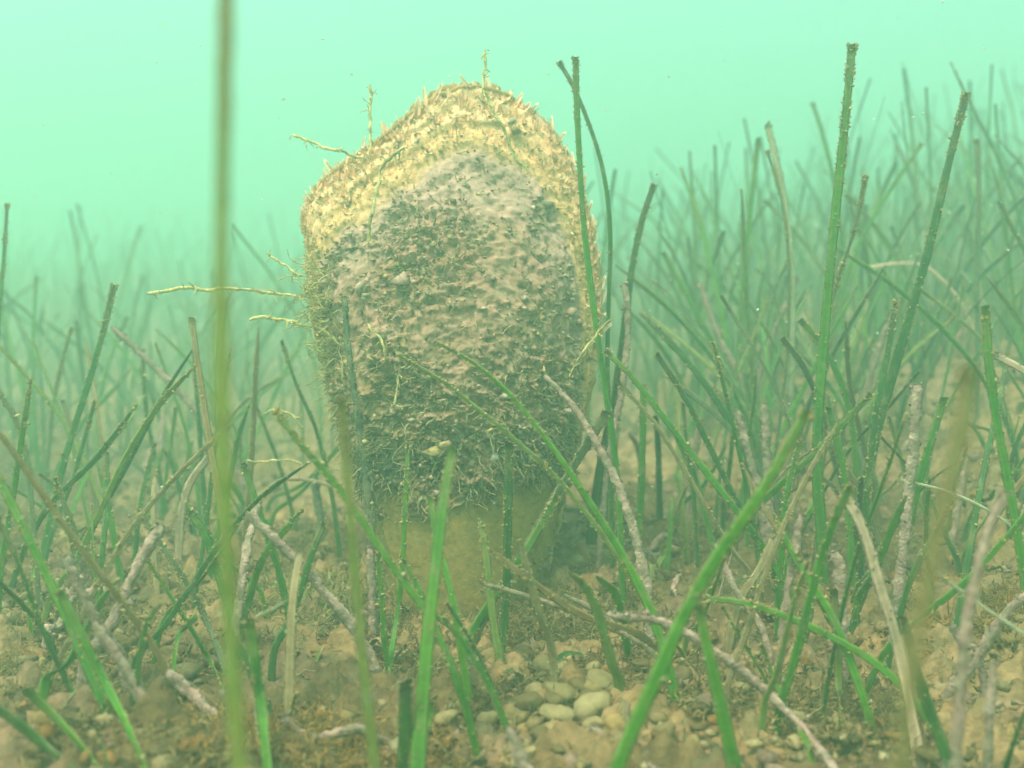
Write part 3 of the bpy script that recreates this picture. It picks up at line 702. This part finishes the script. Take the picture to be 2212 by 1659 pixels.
def filaments(n, starts, dirs, length, rad, cols, wig=0.5, seg=9, droop=0.0):
    b = Bag()
    for k in range(n):
        p = np.array(starts[k], float); d = np.array(dirs[k], float); d /= np.linalg.norm(d)
        L = length * random.uniform(0.4, 1.2) / seg
        c = [p]
        for _ in range(seg):
            d = d + wig * RNG.standard_normal(3) * 0.5 + np.array([0, 0, droop]); d /= np.linalg.norm(d)
            p = p + d * L; c.append(p)
        c = np.array(c)
        T, S, N = frames(c, np.array([0.3, 1, 0.2]))
        a = np.linspace(0, 2 * math.pi, 4, endpoint=False)
        rr = rad * random.uniform(0.6, 1.3) * (1.1 - 0.7 * np.linspace(0, 1, len(c))) * (1 + 0.35 * RNG.standard_normal(len(c)))
        v = c[:, None] + (S[:, None] * np.cos(a)[None, :, None] + N[:, None] * np.sin(a)[None, :, None]) * np.abs(rr)[:, None, None]
        b.add(v.reshape(-1, 3), quads_grid(len(c), 4, True), np.array(random.choice(cols)) * random.uniform(0.75, 1.2))
    return b
# short turf all over the crusted face
sel = RNG.choice(n, 2600, replace=False)
b = filaments(2600, flat[sel], fn[sel] + 0.5 * RNG.standard_normal((2600, 3)), 0.007, 0.00032, [(0.33, 0.27, 0.13), (0.24, 0.21, 0.10), (0.38, 0.30, 0.16), (0.14, 0.14, 0.07)], 0.7, 5)
o = link('turf_algae', b.mesh('turf_algae', origin=shell_root), M_GROW, shell); o['kind'] = 'stuff'
cand = np.where((rq.reshape(-1) > 0.885) & (VY.reshape(-1) < 760))[0]
NL_ = 1500
si = RNG.choice(cand, NL_)
lp = ptd.reshape(-1, 3)[si]; ln = NRM.reshape(-1, 3)[si]
lz = RNG.uniform(0.0003, 0.0008, NL_)
lb = filaments(420, lp[:420], ln[:420] * 0.6 + 0.8 * RNG.standard_normal((420, 3)) + np.array([0, 0, 0.5]), 0.006, 0.00028, [(0.62, 0.46, 0.23), (0.54, 0.38, 0.17), (0.70, 0.56, 0.34)], 0.7, 5)
o = link('lip_turf', lb.mesh('lip_turf', origin=shell_root), M_GROW, shell); o['kind'] = 'stuff'
lb = Bag(); lb.add(*lump_batch(NL_, lp + ln * RNG.uniform(0, 0.003, (NL_, 1)), lz, palette(NL_, [(0.64, 0.47, 0.23), (0.56, 0.39, 0.17), (0.72, 0.58, 0.36), (0.40, 0.29, 0.15)], 0.25), 0.7, 0.4))
o = link('lip_growth', lb.mesh('lip_growth', origin=shell_root), M_GROW, shell); o['kind'] = 'stuff'
# dark ragged skirt where the crust ends
cand = np.where((VY.reshape(-1) > 900) & (VY.reshape(-1) < 1060) & (crusted.reshape(-1) > 0.3))[0]
si = RNG.choice(cand, 700)
b = filaments(700, ptd.reshape(-1, 3)[si], NRM.reshape(-1, 3)[si] * 0.8 + 0.6 * RNG.standard_normal((700, 3)) + np.array([0, 0, -0.5]), 0.012, 0.0004, [(0.10, 0.09, 0.05), (0.22, 0.18, 0.09), (0.30, 0.24, 0.13), (0.06, 0.07, 0.04)], 0.6, 7, -0.1)
o = link('dark_algae_skirt', b.mesh('dark_algae_skirt', origin=shell_root), M_GROW, shell); o['kind'] = 'stuff'
# yellow-green fuzz down the left side
fs, fd = [], []
for k in range(330):
    vy = random.uniform(560, 1090); s_edge = np.interp(vy, [560, 700, 850, 950, 1090], [650, 668, 715, 750, 795]) + random.uniform(0, 60) ** 1.0
    fs.append(P(s_edge, vy, SHELL_D - random.uniform(0.0, 0.018))); fd.append((-random.uniform(0.1, 1.0), random.uniform(-0.7, 0.1), random.uniform(-0.8, 0.6)))
b = filaments(330, fs, fd, 0.018, 0.00040, [(0.44, 0.34, 0.14), (0.38, 0.30, 0.12), (0.33, 0.31, 0.11), (0.48, 0.38, 0.18)], 0.7, 9)
o = link('fuzzy_algae_fringe', b.mesh('fuzzy_algae_fringe', origin=shell_root), M_GROW, shell); o['kind'] = 'stuff'

# knobbly strands of algae growing out of the shell
STR = [
 ([(318,635),(360,628),(405,620),(440,628),(480,622),(545,626),(610,637),(655,645)], 9, 'longest knobbly yellow algae strand reaching out from the left shell side'),
 ([(538,690),(565,686),(600,690),(650,700),(700,715),(735,745)], 9, 'branched yellow algae strand below the longest one on the shell'),
 ([(575,545),(600,562),(625,580),(650,600)], 7, 'short yellow algae strand above the longest one on the shell'),
 ([(630,290),(662,302),(700,318),(745,330),(790,345)], 7, 'tan algae strand sticking out beside the upper left lip'),
 ([(878,318),(845,335),(825,365),(812,420),(800,480),(796,525)], 10, 'hooked yellow algae strand hanging down from the cream lip'),
 ([(1048,190),(1065,235),(1092,285),(1108,330),(1140,372)], 9, 'yellow algae strand trailing over the honey coloured top band'),
 ([(1047,108),(1046,150),(1042,190),(1044,215)], 7, 'thin tan algae strand standing up from the top lip'),
 ([(801,182),(800,220),(798,260),(798,300),(800,335)], 8, 'brown upright algae strand on the left slope of the lip'),
 ([(905,918),(945,940),(975,955),(990,975),(1005,955),(1035,935),(1075,925),(1090,915)], 7, 'pale root-like strand across the dark hollow of the shell'),
 ([(788,698),(815,725),(828,748),(832,775)], 7, 'small bent yellow strand on the left face of the shell'),
 ([(860,775),(861,810),(858,840),(852,875)], 6, 'small hanging yellow strand at mid height of the shell'),
 ([(1318,690),(1290,720),(1260,760),(1228,810)], 6, 'thin tan strand slanting across the right shell edge'),
 ([(570,890),(610,888),(640,905),(660,940)], 6, 'curly yellow strand low on the left shell side'),
 ([(528,995),(580,997),(630,995),(660,1010)], 5, 'thin beaded strand low beside the shell base'),
]
for pts, wpx, lab in STR:
    dd = SHELL_D - 0.035 if min(p[0] for p in pts) > 700 and pts[0][1] > 300 else SHELL_D - 0.012
    p3 = [P(x, y, dd) for x, y in pts]
    c, L = curve(p3, max(30, int(sum(np.linalg.norm(np.diff(np.array(p3), axis=0), axis=1)) / 0.0008)))
    c = c + 0.0007 * np.stack([vnoise(c * 300), vnoise(c * 300 + 5), vnoise(c * 300 + 11)], -1)
    b = Bag()
    w = wpx * 0.82 * dd / F
    b.add(*crust_geo(c, w, w * 0.9, random.random(), k=10, cols=[(0.50, 0.37, 0.14), (0.4, 0.3, 0.12), (0.60, 0.48, 0.24)]))
    e = link('algae_strand', None, label=lab, category='algae', group='knobbly algae strands on the shell'); e.location = c[-1]
    link('stem', b.mesh('strand', origin=c[-1]), M_GROW, e)
    m = max(5, int(L / 0.0025))
    ii = RNG.integers(0, len(c), m)
    fb = filaments(m, c[ii], RNG.standard_normal((m, 3)) + np.array([0, -0.3, -0.6]), 0.0055, 0.00038, [(0.46, 0.35, 0.14), (0.52, 0.42, 0.2)], 0.8, 6)
    o = link('side_branches', fb.mesh('branches', origin=c[-1]), M_GROW, e); o['kind'] = 'stuff'

# ------------------------------------------------------------------ pebbles
def ico(sub):
    import bmesh
    bm = bmesh.new(); bmesh.ops.create_icosphere(bm, subdivisions=sub, radius=1)
    v = np.array([x.co[:] for x in bm.verts]); f = np.array([[q.index for q in p.verts] for p in bm.faces]); bm.free()
    return v, f
IV, IF = ico(3)
def pebble(vx, vy, wpx, asp, tone, label, group=None):
    d = 0.5
    for _ in range(20):
        p = P(vx, vy, d); d += (p[2] - gz(p[0], p[1])) * 1.2
    p = P(vx, vy, d)
    r = wpx * 0.5 * d / F
    sd = random.random() * 100
    v = IV * (1 + 0.24 * fbm(IV * 1.1 + sd, 4)[:, None]) * np.array([1, 0.8, asp]) * r
    a = random.uniform(-0.5, 0.5); ca, sa = math.cos(a), math.sin(a)
    v = v @ np.array([[ca, 0, -sa], [0, 1, 0], [sa, 0, ca]])
    tone = np.array(tone) * np.array([0.42, 0.34, 0.255])
    col = tone * (1 + 0.22 * fbm(IV * 2.5 + sd, 3)[:, None])
    o = link('pebble', mesh('pebble', v, IF, col), M_STONE, None, label=label, category='pebble')
    if group: o['group'] = group
    o.location = (p[0], p[1], gz(p[0], p[1]) + 0.0045 + 0.2 * r * asp)
PB = (0.46, 0.42, 0.26)
for vx, vy, w, asp, tone, lab in [
    (1278, 1555, 92, .62, (0.60, 0.55, 0.36), 'largest pale smooth pebble in the cluster below the shell'),
    (1205, 1570, 74, .6, (0.58, 0.53, 0.34), 'pale oval pebble touching the largest one'),
    (1327, 1600, 52, 1.1, (0.62, 0.48, 0.24), 'warm yellow pebble standing on edge beside the largest one'),
    (1300, 1505, 84, .6, (0.44, 0.40, 0.24), 'olive pebble with a small white cap behind the largest one'),
    (1210, 1525, 80, .6, (0.42, 0.39, 0.22), 'dull olive pebble behind the pale oval one'),
    (1180, 1465, 70, .6, (0.30, 0.28, 0.16), 'dark silted pebble at the back of the cluster'),
    (1300, 1228, 62, .75, (0.55, 0.53, 0.36), 'pale stone under the leaves right of the shell base'),
    (1240, 1240, 52, .7, (0.40, 0.36, 0.22), 'brown stone beside the pale one right of the shell base'),
    (970, 1305, 44, .9, (0.52, 0.48, 0.33), 'pale snail-like stone behind the widest green leaf'),
    (1415, 1405, 40, .8, (0.50, 0.45, 0.33), 'small grey-white stone between shell and leaning leaf'),
    (1405, 1345, 36, .8, (0.50, 0.42, 0.34), 'pinkish stone under the crusted lying leaf'),
    (870, 1645, 64, .7, (0.48, 0.45, 0.34), 'pale stone wedged at the foot of the broad leaves')]:
    pebble(vx, vy, w, asp, tone, lab)
def stone_words(w, asp):
    return ('tiny' if w < 24 else 'small' if w < 36 else 'medium') + (' flat' if asp < 0.64 else ' round')
for k in range(60):
    vx, vy = random.gauss(1230, 115), random.uniform(1430, 1655)
    tone, tw = random.choice([((0.44, 0.38, 0.20), 'olive'), ((0.36, 0.30, 0.17), 'brown'), ((0.54, 0.48, 0.30), 'pale'), ((0.26, 0.22, 0.12), 'dark')])
    w, asp = random.uniform(24, 62), random.uniform(.5, .8)
    pebble(vx, vy, w, asp, np.array(tone), stone_words(w, asp) + ' ' + tw + ' silty pebble lying in the cluster below the shell', 'pebbles below the shell')
for k in range(50):
    vx, vy = random.uniform(0, 2212), random.uniform(1180, 1655)
    tone, tw = random.choice([((0.42, 0.34, 0.20), 'tan'), ((0.33, 0.26, 0.14), 'brown'), ((0.48, 0.42, 0.30), 'pale grey'), ((0.40, 0.28, 0.20), 'pinkish')])
    w, asp = random.uniform(14, 34), random.uniform(.5, .9)
    where = 'near the rusty mats of the rising bed' if vx > 1450 else 'on the silt left of the shell' if vx < 800 else 'around the shell foot'
    pebble(vx, vy, w, asp, np.array(tone), stone_words(w, asp) + ' ' + tw + ' stray stone ' + where, 'stray stones on the seabed')

# ------------------------------------------------------------------ litter, algae turf on the bed
n = 26000
x = RNG.uniform(-0.62, 0.68, n); y = 0.30 + 1.1 * RNG.random(n) ** 1.6
den = fbm(np.stack([x, y, x * 0], -1) * 14, 3)
k = RNG.random(n) < 0.55 + 0.5 * den
x, y = x[k], y[k]; n = len(x)
z = ground_z(x, y) + RNG.uniform(-0.001, 0.006, n)
b = Bag(); b.add(*lump_batch(n, np.stack([x, y, z], -1), RNG.uniform(0.0007, 0.0026, n) * (1 + 1.0 * (RNG.random(n) < 0.05)),
    palette(n, [(0.25, 0.18, 0.08), (0.20, 0.14, 0.06), (0.14, 0.11, 0.05), (0.31, 0.24, 0.13), (0.07, 0.065, 0.035), (0.25, 0.17, 0.12), (0.23, 0.12, 0.04)], 0.3), 0.55, 0.4))
link('seabed_litter', b.mesh('seabed_litter'), M_GROW, None, kind='stuff', label='fine brown grit and shell crumbs strewn over the bed', category='litter')

IV1, IF1 = ico(1)
n = 2600
x = RNG.uniform(-0.5, 0.55, n); y = 0.33 + 0.75 * RNG.random(n) ** 1.5
r1 = RNG.uniform(0.0018, 0.0052, n)
vv = IV1[None] * (1 + 0.28 * RNG.standard_normal((n, len(IV1), 1))) * np.stack([r1 * RNG.uniform(.7, 1.6, n), r1 * RNG.uniform(.7, 1.4, n), r1 * RNG.uniform(.4, .9, n)], -1)[:, None]
a_ = RNG.random(n) * 6.283
vx_ = vv[..., 0] * np.cos(a_)[:, None] - vv[..., 1] * np.sin(a_)[:, None]; vy_ = vv[..., 0] * np.sin(a_)[:, None] + vv[..., 1] * np.cos(a_)[:, None]
vv = np.stack([vx_, vy_, vv[..., 2]], -1) + np.stack([x, y, ground_z(x, y) + 0.003], -1)[:, None]
b = Bag(); b.add(vv.reshape(-1, 3), (IF1[None] + len(IV1) * np.arange(n)[:, None, None]).reshape(-1, 3),
    np.repeat(palette(n, [(0.19, 0.125, 0.05), (0.14, 0.095, 0.04), (0.08, 0.06, 0.03), (0.25, 0.18, 0.09), (0.20, 0.125, 0.085), (0.18, 0.085, 0.025)], 0.3)[:, None], len(IV1), 1).reshape(-1, 3))
link('seabed_rubble', b.mesh('seabed_rubble'), M_GROW, None, kind='stuff', label='brown silted rubble and clumps scattered over the bed', category='rubble')

def turf(name, label, cx, cy, sx, sy, num, ln, cols, rad=0.00036):
    num = int(num * 1.7)
    st, di = [], []
    for _ in range(num):
        xx, yy = random.gauss(cx, sx), random.gauss(cy, sy)
        st.append((xx, yy, gz(xx, yy) + random.uniform(0, 0.006))); di.append((random.gauss(0, .8), random.gauss(-0.2, .8), random.uniform(0.1, 1)))
    b = filaments(num, st, di, ln * 0.8, rad, cols, 1.1, 6)
    link(name, b.mesh(name), M_GROW, None, kind='stuff', label=label, category='algae')
def bedpt(vx, vy):
    d = 0.5
    for _ in range(25):
        p = P(vx, vy, d); d += (p[2] - gz(p[0], p[1])) * 1.2
    return P(vx, vy, d)
RUST = [(0.30, 0.155, 0.04), (0.25, 0.135, 0.04), (0.34, 0.20, 0.07), (0.18, 0.10, 0.03)]
BRN = [(0.18, 0.125, 0.05), (0.23, 0.16, 0.07), (0.12, 0.09, 0.04), (0.27, 0.20, 0.09)]
p = bedpt(690, 1620); turf('algae_mat', 'rusty orange algae mat at the foot of the blurred tan leaf', p[0], p[1], .030, .018, 1500, .009, RUST)
p = bedpt(1000, 1500); turf('algae_mat', 'dark brown algae turf under the broad green leaves', p[0], p[1], .030, .02, 1300, .010, [(0.17, 0.13, 0.06), (0.24, 0.18, 0.08), (0.12, 0.10, 0.05)])
p = bedpt(1050, 1360); turf('algae_mat', 'brown algae turf wrapped around the shell base', p[0], p[1] + 0.01, .050, .024, 2600, .015, BRN)
p = bedpt(2130, 1330); turf('algae_mat', 'rusty algae mat on the rising bed', p[0], p[1], .035, .025, 1200, .010, RUST)
p = bedpt(660, 1300); turf('algae_mat', 'yellow-brown algae tangle left of the shell base', p[0], p[1], .03, .02, 900, .013, [(0.38, 0.30, 0.13), (0.30, 0.25, 0.1), (0.2, 0.24, 0.08)])
p = bedpt(1650, 1150); turf('algae_mat', 'brown algae turf among the leaves right of the shell', p[0], p[1], .08, .05, 1600, .012, BRN)
p = bedpt(250, 1300); turf('algae_mat', 'brown algae turf on the left-hand silt', p[0], p[1], .08, .05, 1500, .011, BRN)

for vx, vy, sx, num, cl, lab in [(1500, 1480, .03, 900, BRN, 'brown algae tangle behind the leaning blurred leaf'), (1850, 1560, .03, 900, BRN, 'brown algae tangle under the flat arched leaf'), (430, 1600, .03, 900, BRN, 'brown algae tangle beside the very tall blurred leaf'),
                        (90, 1500, .03, 800, BRN, 'brown algae tangle under the thick dark leaf'), (2000, 1000, .06, 900, BRN, 'brown algae tangle on top of the rising bank'), (560, 1180, .05, 900, BRN, 'brown algae tangle below the pink slanting leaf'), (1290, 1300, .025, 700, BRN, 'brown algae tangle beside the stones right of the shell foot')]:
    p = bedpt(vx, vy); turf('algae_mat', lab, p[0], p[1], sx, sx * .7, num, .010, cl)

# ------------------------------------------------------------------ seagrass shoots around, then the far meadow
def proto_shoot(nl, H, seed, pal_list, crust=False):
    r = random.Random(seed)
    leaves = []
    for k in range(nl):
        az = r.uniform(0, 6.283); lean = r.uniform(0.05, 0.75); h = H * r.uniform(0.55, 1.1)
        pts = []
        sb, ph = r.uniform(-0.07, 0.07) * h, r.uniform(0.7, 1.6)
        for t in np.linspace(1, 0, 7):
            q = lean * h * t ** 1.9; q2 = sb * math.sin(3.14 * t * ph)
            pts.append((q * math.cos(az) - q2 * math.sin(az) + 0.002 * math.cos(az + 2), q * math.sin(az) + q2 * math.cos(az), h * t * (1 - 0.25 * lean * t) - 0.012 * (t == 0)))
        c, L = curve(pts, 16)
        w = r.uniform(0.003, 0.0052)
        b = Bag(); fz = Bag()
        yaw = r.uniform(0, 3.1)
        if crust:
            c2, _ = curve(c, 60); b.add(*crust_geo(c2, w * 0.9, w * 1.1, r.random())); S = frames(c2, np.array([0.1, 1, .2]))[1]; fz.add(*fuzz_geo(c2, S, np.full(60, w / 2), 0.5, r.random(), PINKC, 1.2))
            lm = b.mesh('crusted_leaf')
        else:
            v, f, col, S, wv = blade_geo(c, w * 0.8, w, r.choice(pal_list), np.array([0.02, 1, 0.1]), yaw, r.random(), 1, r.random() < 0.4)
            b.add(v, f, col); lm = b.mesh('leaf'); fz.add(*fuzz_geo(c, S, wv, 0.9, r.random()))
        lm.materials.append(M_CRUST if crust else M_LEAF)
        fm = fz.mesh('fringe'); fm.materials.append(M_FUZZ)
        leaves.append((lm, fm))
    return leaves
KINDS = []
TINTS = [([GREEN, GREEN, OLIVE], 'bright green'), ([DARK, DARK, GREEN], 'dark green'), ([OLIVE, GREEN, OLIVE], 'yellowish green'), ([GREY, DARK, GREY], 'grey-filmed')]
for nl, word, H in ((1, 'single-leaved', 0.18), (2, 'two-leaved', 0.19), (3, 'three-leaved', 0.21), (4, 'four-leaved', 0.23)):
    for q, (pl, tw) in enumerate(TINTS):
        KINDS.append((proto_shoot(nl, H, 100 * nl + q, pl), word + ' ' + tw + ' seagrass shoot', word + ' seagrass shoots', False, [0, 1.6, 3, 3, 1.6][nl]))
for i in range(4): KINDS.append((proto_shoot(1, 0.13, 900 + i, [GREY], True), 'lone pink-grey crusted dead leaf', 'lone crusted leaves in the meadow', True, 0.9))
placed = 0
tries = 0
while placed < 215 and tries < 5000:
    tries += 1
    yy = 0.62 + 1.15 * random.random() ** 1.2
    xx = random.uniform(-0.52, 0.56) * (yy + 0.1)
    if abs(xx + 0.03) < 0.115 * yy / .58 and yy < 1.5: continue            # hidden behind the shell
    if xx < -0.05 and random.random() < 0.45: continue
    if yy < 0.75 and random.random() < 0.5: continue
    leaves, lab, grp, cr, _w = random.choices(KINDS, weights=[q[4] for q in KINDS])[0]
    s = random.uniform(0.65, 1.15) if not cr else random.uniform(0.5, 1.2)
    lab = ('tall ' if s > 0.98 else 'short ' if s < 0.8 else 'middling ') + lab
    lab += (' far back in the milky water' if yy > 1.3 else ' on the rising bank' if xx > 0.22 else ' just beyond the shell' if abs(xx + 0.03) < 0.25 and yy < 1.0 else ' on the flat bed past the blurred leaf' if xx < 0 else ' between shell and rising bank')
    e = link('crusted_leaf_stalk' if cr else 'seagrass_shoot', None, None, None, label=lab, category='dead leaf' if cr else 'seagrass', group=grp)
    e.location = (xx, yy, gz(xx, yy))
    e.rotation_euler = (random.uniform(-.1, .1), random.uniform(-.1, .1), random.uniform(0, 6.283))
    if xx < 0: s *= 0.82
    e.scale = (s, s, s)
    for lm, fm in leaves:
        lf = link('leaf', lm, None, e)
        o = link('epiphyte_fringe', fm, None, lf); o['kind'] = 'stuff'
    placed += 1

def bed_leaf(kind, xx, yy, az, L, w, lift, label, cat, name, group):
    rs = random.random()
    n = 7; bend = random.uniform(-0.9, 0.9); pts = []
    px, py = xx, yy
    for k in range(n):
        a = az + bend * k / n
        h = 0.006 + lift * (k / (n - 1)) ** 1.3 + 0.004 * math.sin(k * 1.3 + rs * 6)
        pts.append((px, py, gz(px, py) + h - (0.012 if k == 0 and lift > 0.02 else 0)))
        sx = L / n * (1 if lift < 0.02 else 0.2 + 0.09 * k)
        px += sx * math.cos(a); py += sx * math.sin(a)
    c, LL = curve(pts[::-1], 26)
    e = link(name, None, None, None, label=label, category=cat, group=group); e.location = pts[0]
    org = np.array(pts[0])
    b = Bag(); fz = Bag()
    if kind == 'crust':
        c2, _ = curve(c, 70); b.add(*crust_geo(c2, w * .9, w, rs)); mat = M_CRUST
        S = frames(c2, np.array([0.1, 1, .2]))[1]; fz.add(*fuzz_geo(c2, S, np.full(70, w / 2), .6, rs, PINKC, 1.2))
    else:
        pal = {'green': GREEN, 'dark': DARK, 'olive': OLIVE, 'brown': dict(a=(0.16, 0.10, 0.04), b=(0.22, 0.14, 0.06), tip=(0.2, 0.14, 0.07), edge=(0.26, 0.19, 0.1)),
               'straw': dict(a=(0.24, 0.175, 0.09), b=(0.19, 0.135, 0.065), tip=(0.25, 0.18, 0.11), edge=(0.27, 0.20, 0.12))}[kind]
        mat = M_LEAF if kind in ('green', 'dark', 'olive') else M_DEAD
        ref = np.array([0, 0.9, 0.3]) if lift > 0.02 else np.array([0.1, 0.5, 1.0])
        v, f, col, S, wv = blade_geo(c, w * .75, w, pal, ref, random.uniform(-.6, .6), rs, 1, random.random() < 0.35)
        b.add(v, f, col); fz.add(*fuzz_geo(c, S, wv, 1.2, rs))
    lf = link('leaf', b.mesh('leaf', origin=org), mat, e)
    o = link('epiphyte_fringe', fz.mesh('fringe', origin=org), M_FUZZ, lf); o['kind'] = 'stuff'
def near_what(xx, yy):
    v = CX + xx / yy * F
    if v < 520: return 'left of the very tall blurred leaf'
    if v < 900: return 'near the blurred tan leaf'
    if v < 1480: return 'around the pebbles and shell foot'
    return 'right of the leaning blurred leaf'
words = {'green': 'green', 'dark': 'dark green', 'olive': 'yellowish', 'brown': 'brown rotting', 'straw': 'straw-pale', 'crust': 'pink crusted'}
for k in range(70):
    kd = random.choice(['brown', 'brown', 'straw', 'crust', 'olive', 'brown', 'dark'])
    yy = random.uniform(0.37, 0.95); xx = random.uniform(-0.45, 0.48) * yy
    bed_leaf(kd, xx, yy, random.uniform(0, 6.28), random.uniform(0.02, 0.07), random.uniform(0.003, 0.0055), 0.003, words[kd] + ' leaf piece lying ' + near_what(xx, yy), 'dead leaf' if kd not in ('olive', 'dark') else 'leaf', 'fallen_leaf', 'leaf pieces lying on the bed')
for k in range(84):
    kd = random.choice(['green', 'dark', 'green', 'olive', 'crust', 'straw'])
    yy = random.uniform(0.40, 0.80); xx = random.uniform(-0.46, 0.48) * yy
    if abs(xx + 0.03) < 0.09 and yy > 0.5: continue
    if kd == 'crust' and -0.06 < xx < 0.1: kd = 'green'
    w_, h_ = random.uniform(0.003, 0.005), random.uniform(0.025, 0.085)
    bed_leaf(kd, xx, yy, random.uniform(0, 6.28), random.uniform(0.03, 0.10), w_, h_, ('thin ' if w_ < 0.004 else 'broad ') + ('stubby ' if h_ < 0.05 else 'slender ') + words[kd] + ' sprout standing ' + near_what(xx, yy), 'sprout', 'seagrass_sprout', 'short sprouts on the near bed')

for k in range(66):
    kd = random.choice(['green', 'dark', 'green', 'olive', 'brown', 'dark', 'straw'])
    yy = random.uniform(0.42, 0.80); xx = random.choice([-1, 1]) * random.uniform(0.19, 0.46) * yy - 0.02
    az = random.choice([0.2, 2.9]) + random.uniform(-0.9, 0.9)
    w_, h_ = random.uniform(0.0026, 0.0044), random.uniform(0.05, 0.14)
    toward = 'toward' if (math.cos(az) > 0) == (xx < -0.03) else 'away from'
    bed_leaf(kd, xx, yy, az, random.uniform(0.06, 0.26), w_, h_, ('low ' if h_ < 0.09 else 'high ') + words[kd] + ' leaf bowed ' + toward + ' the shell ' + near_what(xx, yy), 'seagrass leaf', 'leaning_leaf', 'leaning leaves on the near bed')

b = Bag()
m = 0
HAZE_PALE = dict(a=(0.13, 0.27, 0.05), b=(0.20, 0.32, 0.08), tip=(0.24, 0.20, 0.08), edge=(0.28, 0.26, 0.12))  # haze put into the colour: lightened greens help the far meadow dissolve
pals = [GREEN, HAZE_PALE, HAZE_PALE, OLIVE, OLIVE, HAZE_PALE, GREY]
while m < 6000:
    yy = 0.95 + 7.5 * random.random() ** 1.6
    xx = random.uniform(-0.62, 0.68) * (yy + 0.2)
    if xx < 0.0 and yy < 1.6 and random.random() < 0.6: continue
    if yy < 1.5 and random.random() < 0.4: continue
    z0 = gz(xx, yy)
    h = (random.uniform(0.05, 0.19) if random.random() < 0.8 else random.uniform(0.17, 0.29)) * (0.9 if xx < 0 else 1); az = random.uniform(0, 6.283); lean = abs(random.gauss(0, 0.32))
    t = np.linspace(1, 0, 6)[:, None]
    q = lean * h * t ** 1.9; q2 = random.uniform(-.08, .08) * h * np.sin(3.6 * t)
    c = np.hstack([xx + q * math.cos(az) - q2 * math.sin(az), yy + q * math.sin(az) + q2 * math.cos(az), z0 - 0.01 + h * t * (1 - 0.2 * lean * t)])
    w = random.uniform(0.0026, 0.0052)
    v, f, col, S, wv = blade_geo(c, w * 0.8, w, random.choice(pals), np.array([0.05, 1, 0.1]), random.uniform(-1.4, 1.4), random.random(), 0)
    b.add(v, f, col)
    m += 1
link('seagrass_meadow', b.mesh('seagrass_meadow'), M_LEAF, None, kind='stuff', label='dense green seagrass meadow fading into milky water', category='seagrass')

# ------------------------------------------------------------------ drifting specks
n = 7000
y = 0.16 + 1.4 * RNG.random(n); x = RNG.uniform(-0.55, 0.55, n) * (y + 0.05); z = RNG.uniform(0.03, 1.25, n)
b = Bag(); b.add(*lump_batch(n, np.stack([x, y, z], -1), RNG.uniform(0.00018, 0.00075, n) * (0.4 + 1.0 * y), palette(n, [(0.75, 0.75, 0.66), (0.7, 0.64, 0.5), (0.8, 0.8, 0.75)], 0.1), 0.8, 0.4))
link('suspended_particles', b.mesh('suspended_particles'), M_SPECK, None, kind='stuff', label='tiny pale specks drifting in the cloudy water', category='particles')

# ------------------------------------------------------------------ the milky water itself
bx = np.array([[sx * 14.5, 1 + sy * 14.6, (WATER_TOP if sz > 0 else -1.2)] for sz in (-1, 1) for sy in (-1, 1) for sx in (-1, 1)])
haze_me = mesh('haze', bx, np.array([[0, 2, 3, 1], [4, 5, 7, 6], [0, 1, 5, 4], [2, 6, 7, 3], [0, 4, 6, 2], [1, 3, 7, 5]]), None, False)
hm = bpy.data.materials.new('milky water')
hm.use_nodes = True
hn = hm.node_tree.nodes; hn.clear()
pv = hn.new('ShaderNodeVolumePrincipled')
pv.inputs['Color'].default_value = WATER_COLOR
pv.inputs['Density'].default_value = WATER_DENSITY
pv.inputs["Anisotropy"].default_value = 0.52
ho = hn.new('ShaderNodeOutputMaterial')
hm.node_tree.links.new(pv.outputs[0], ho.inputs['Volume'])
haze_me.materials.append(hm)
link('haze', haze_me, None, None, kind='stuff', label='milky green sea water filling the whole view', category='water')
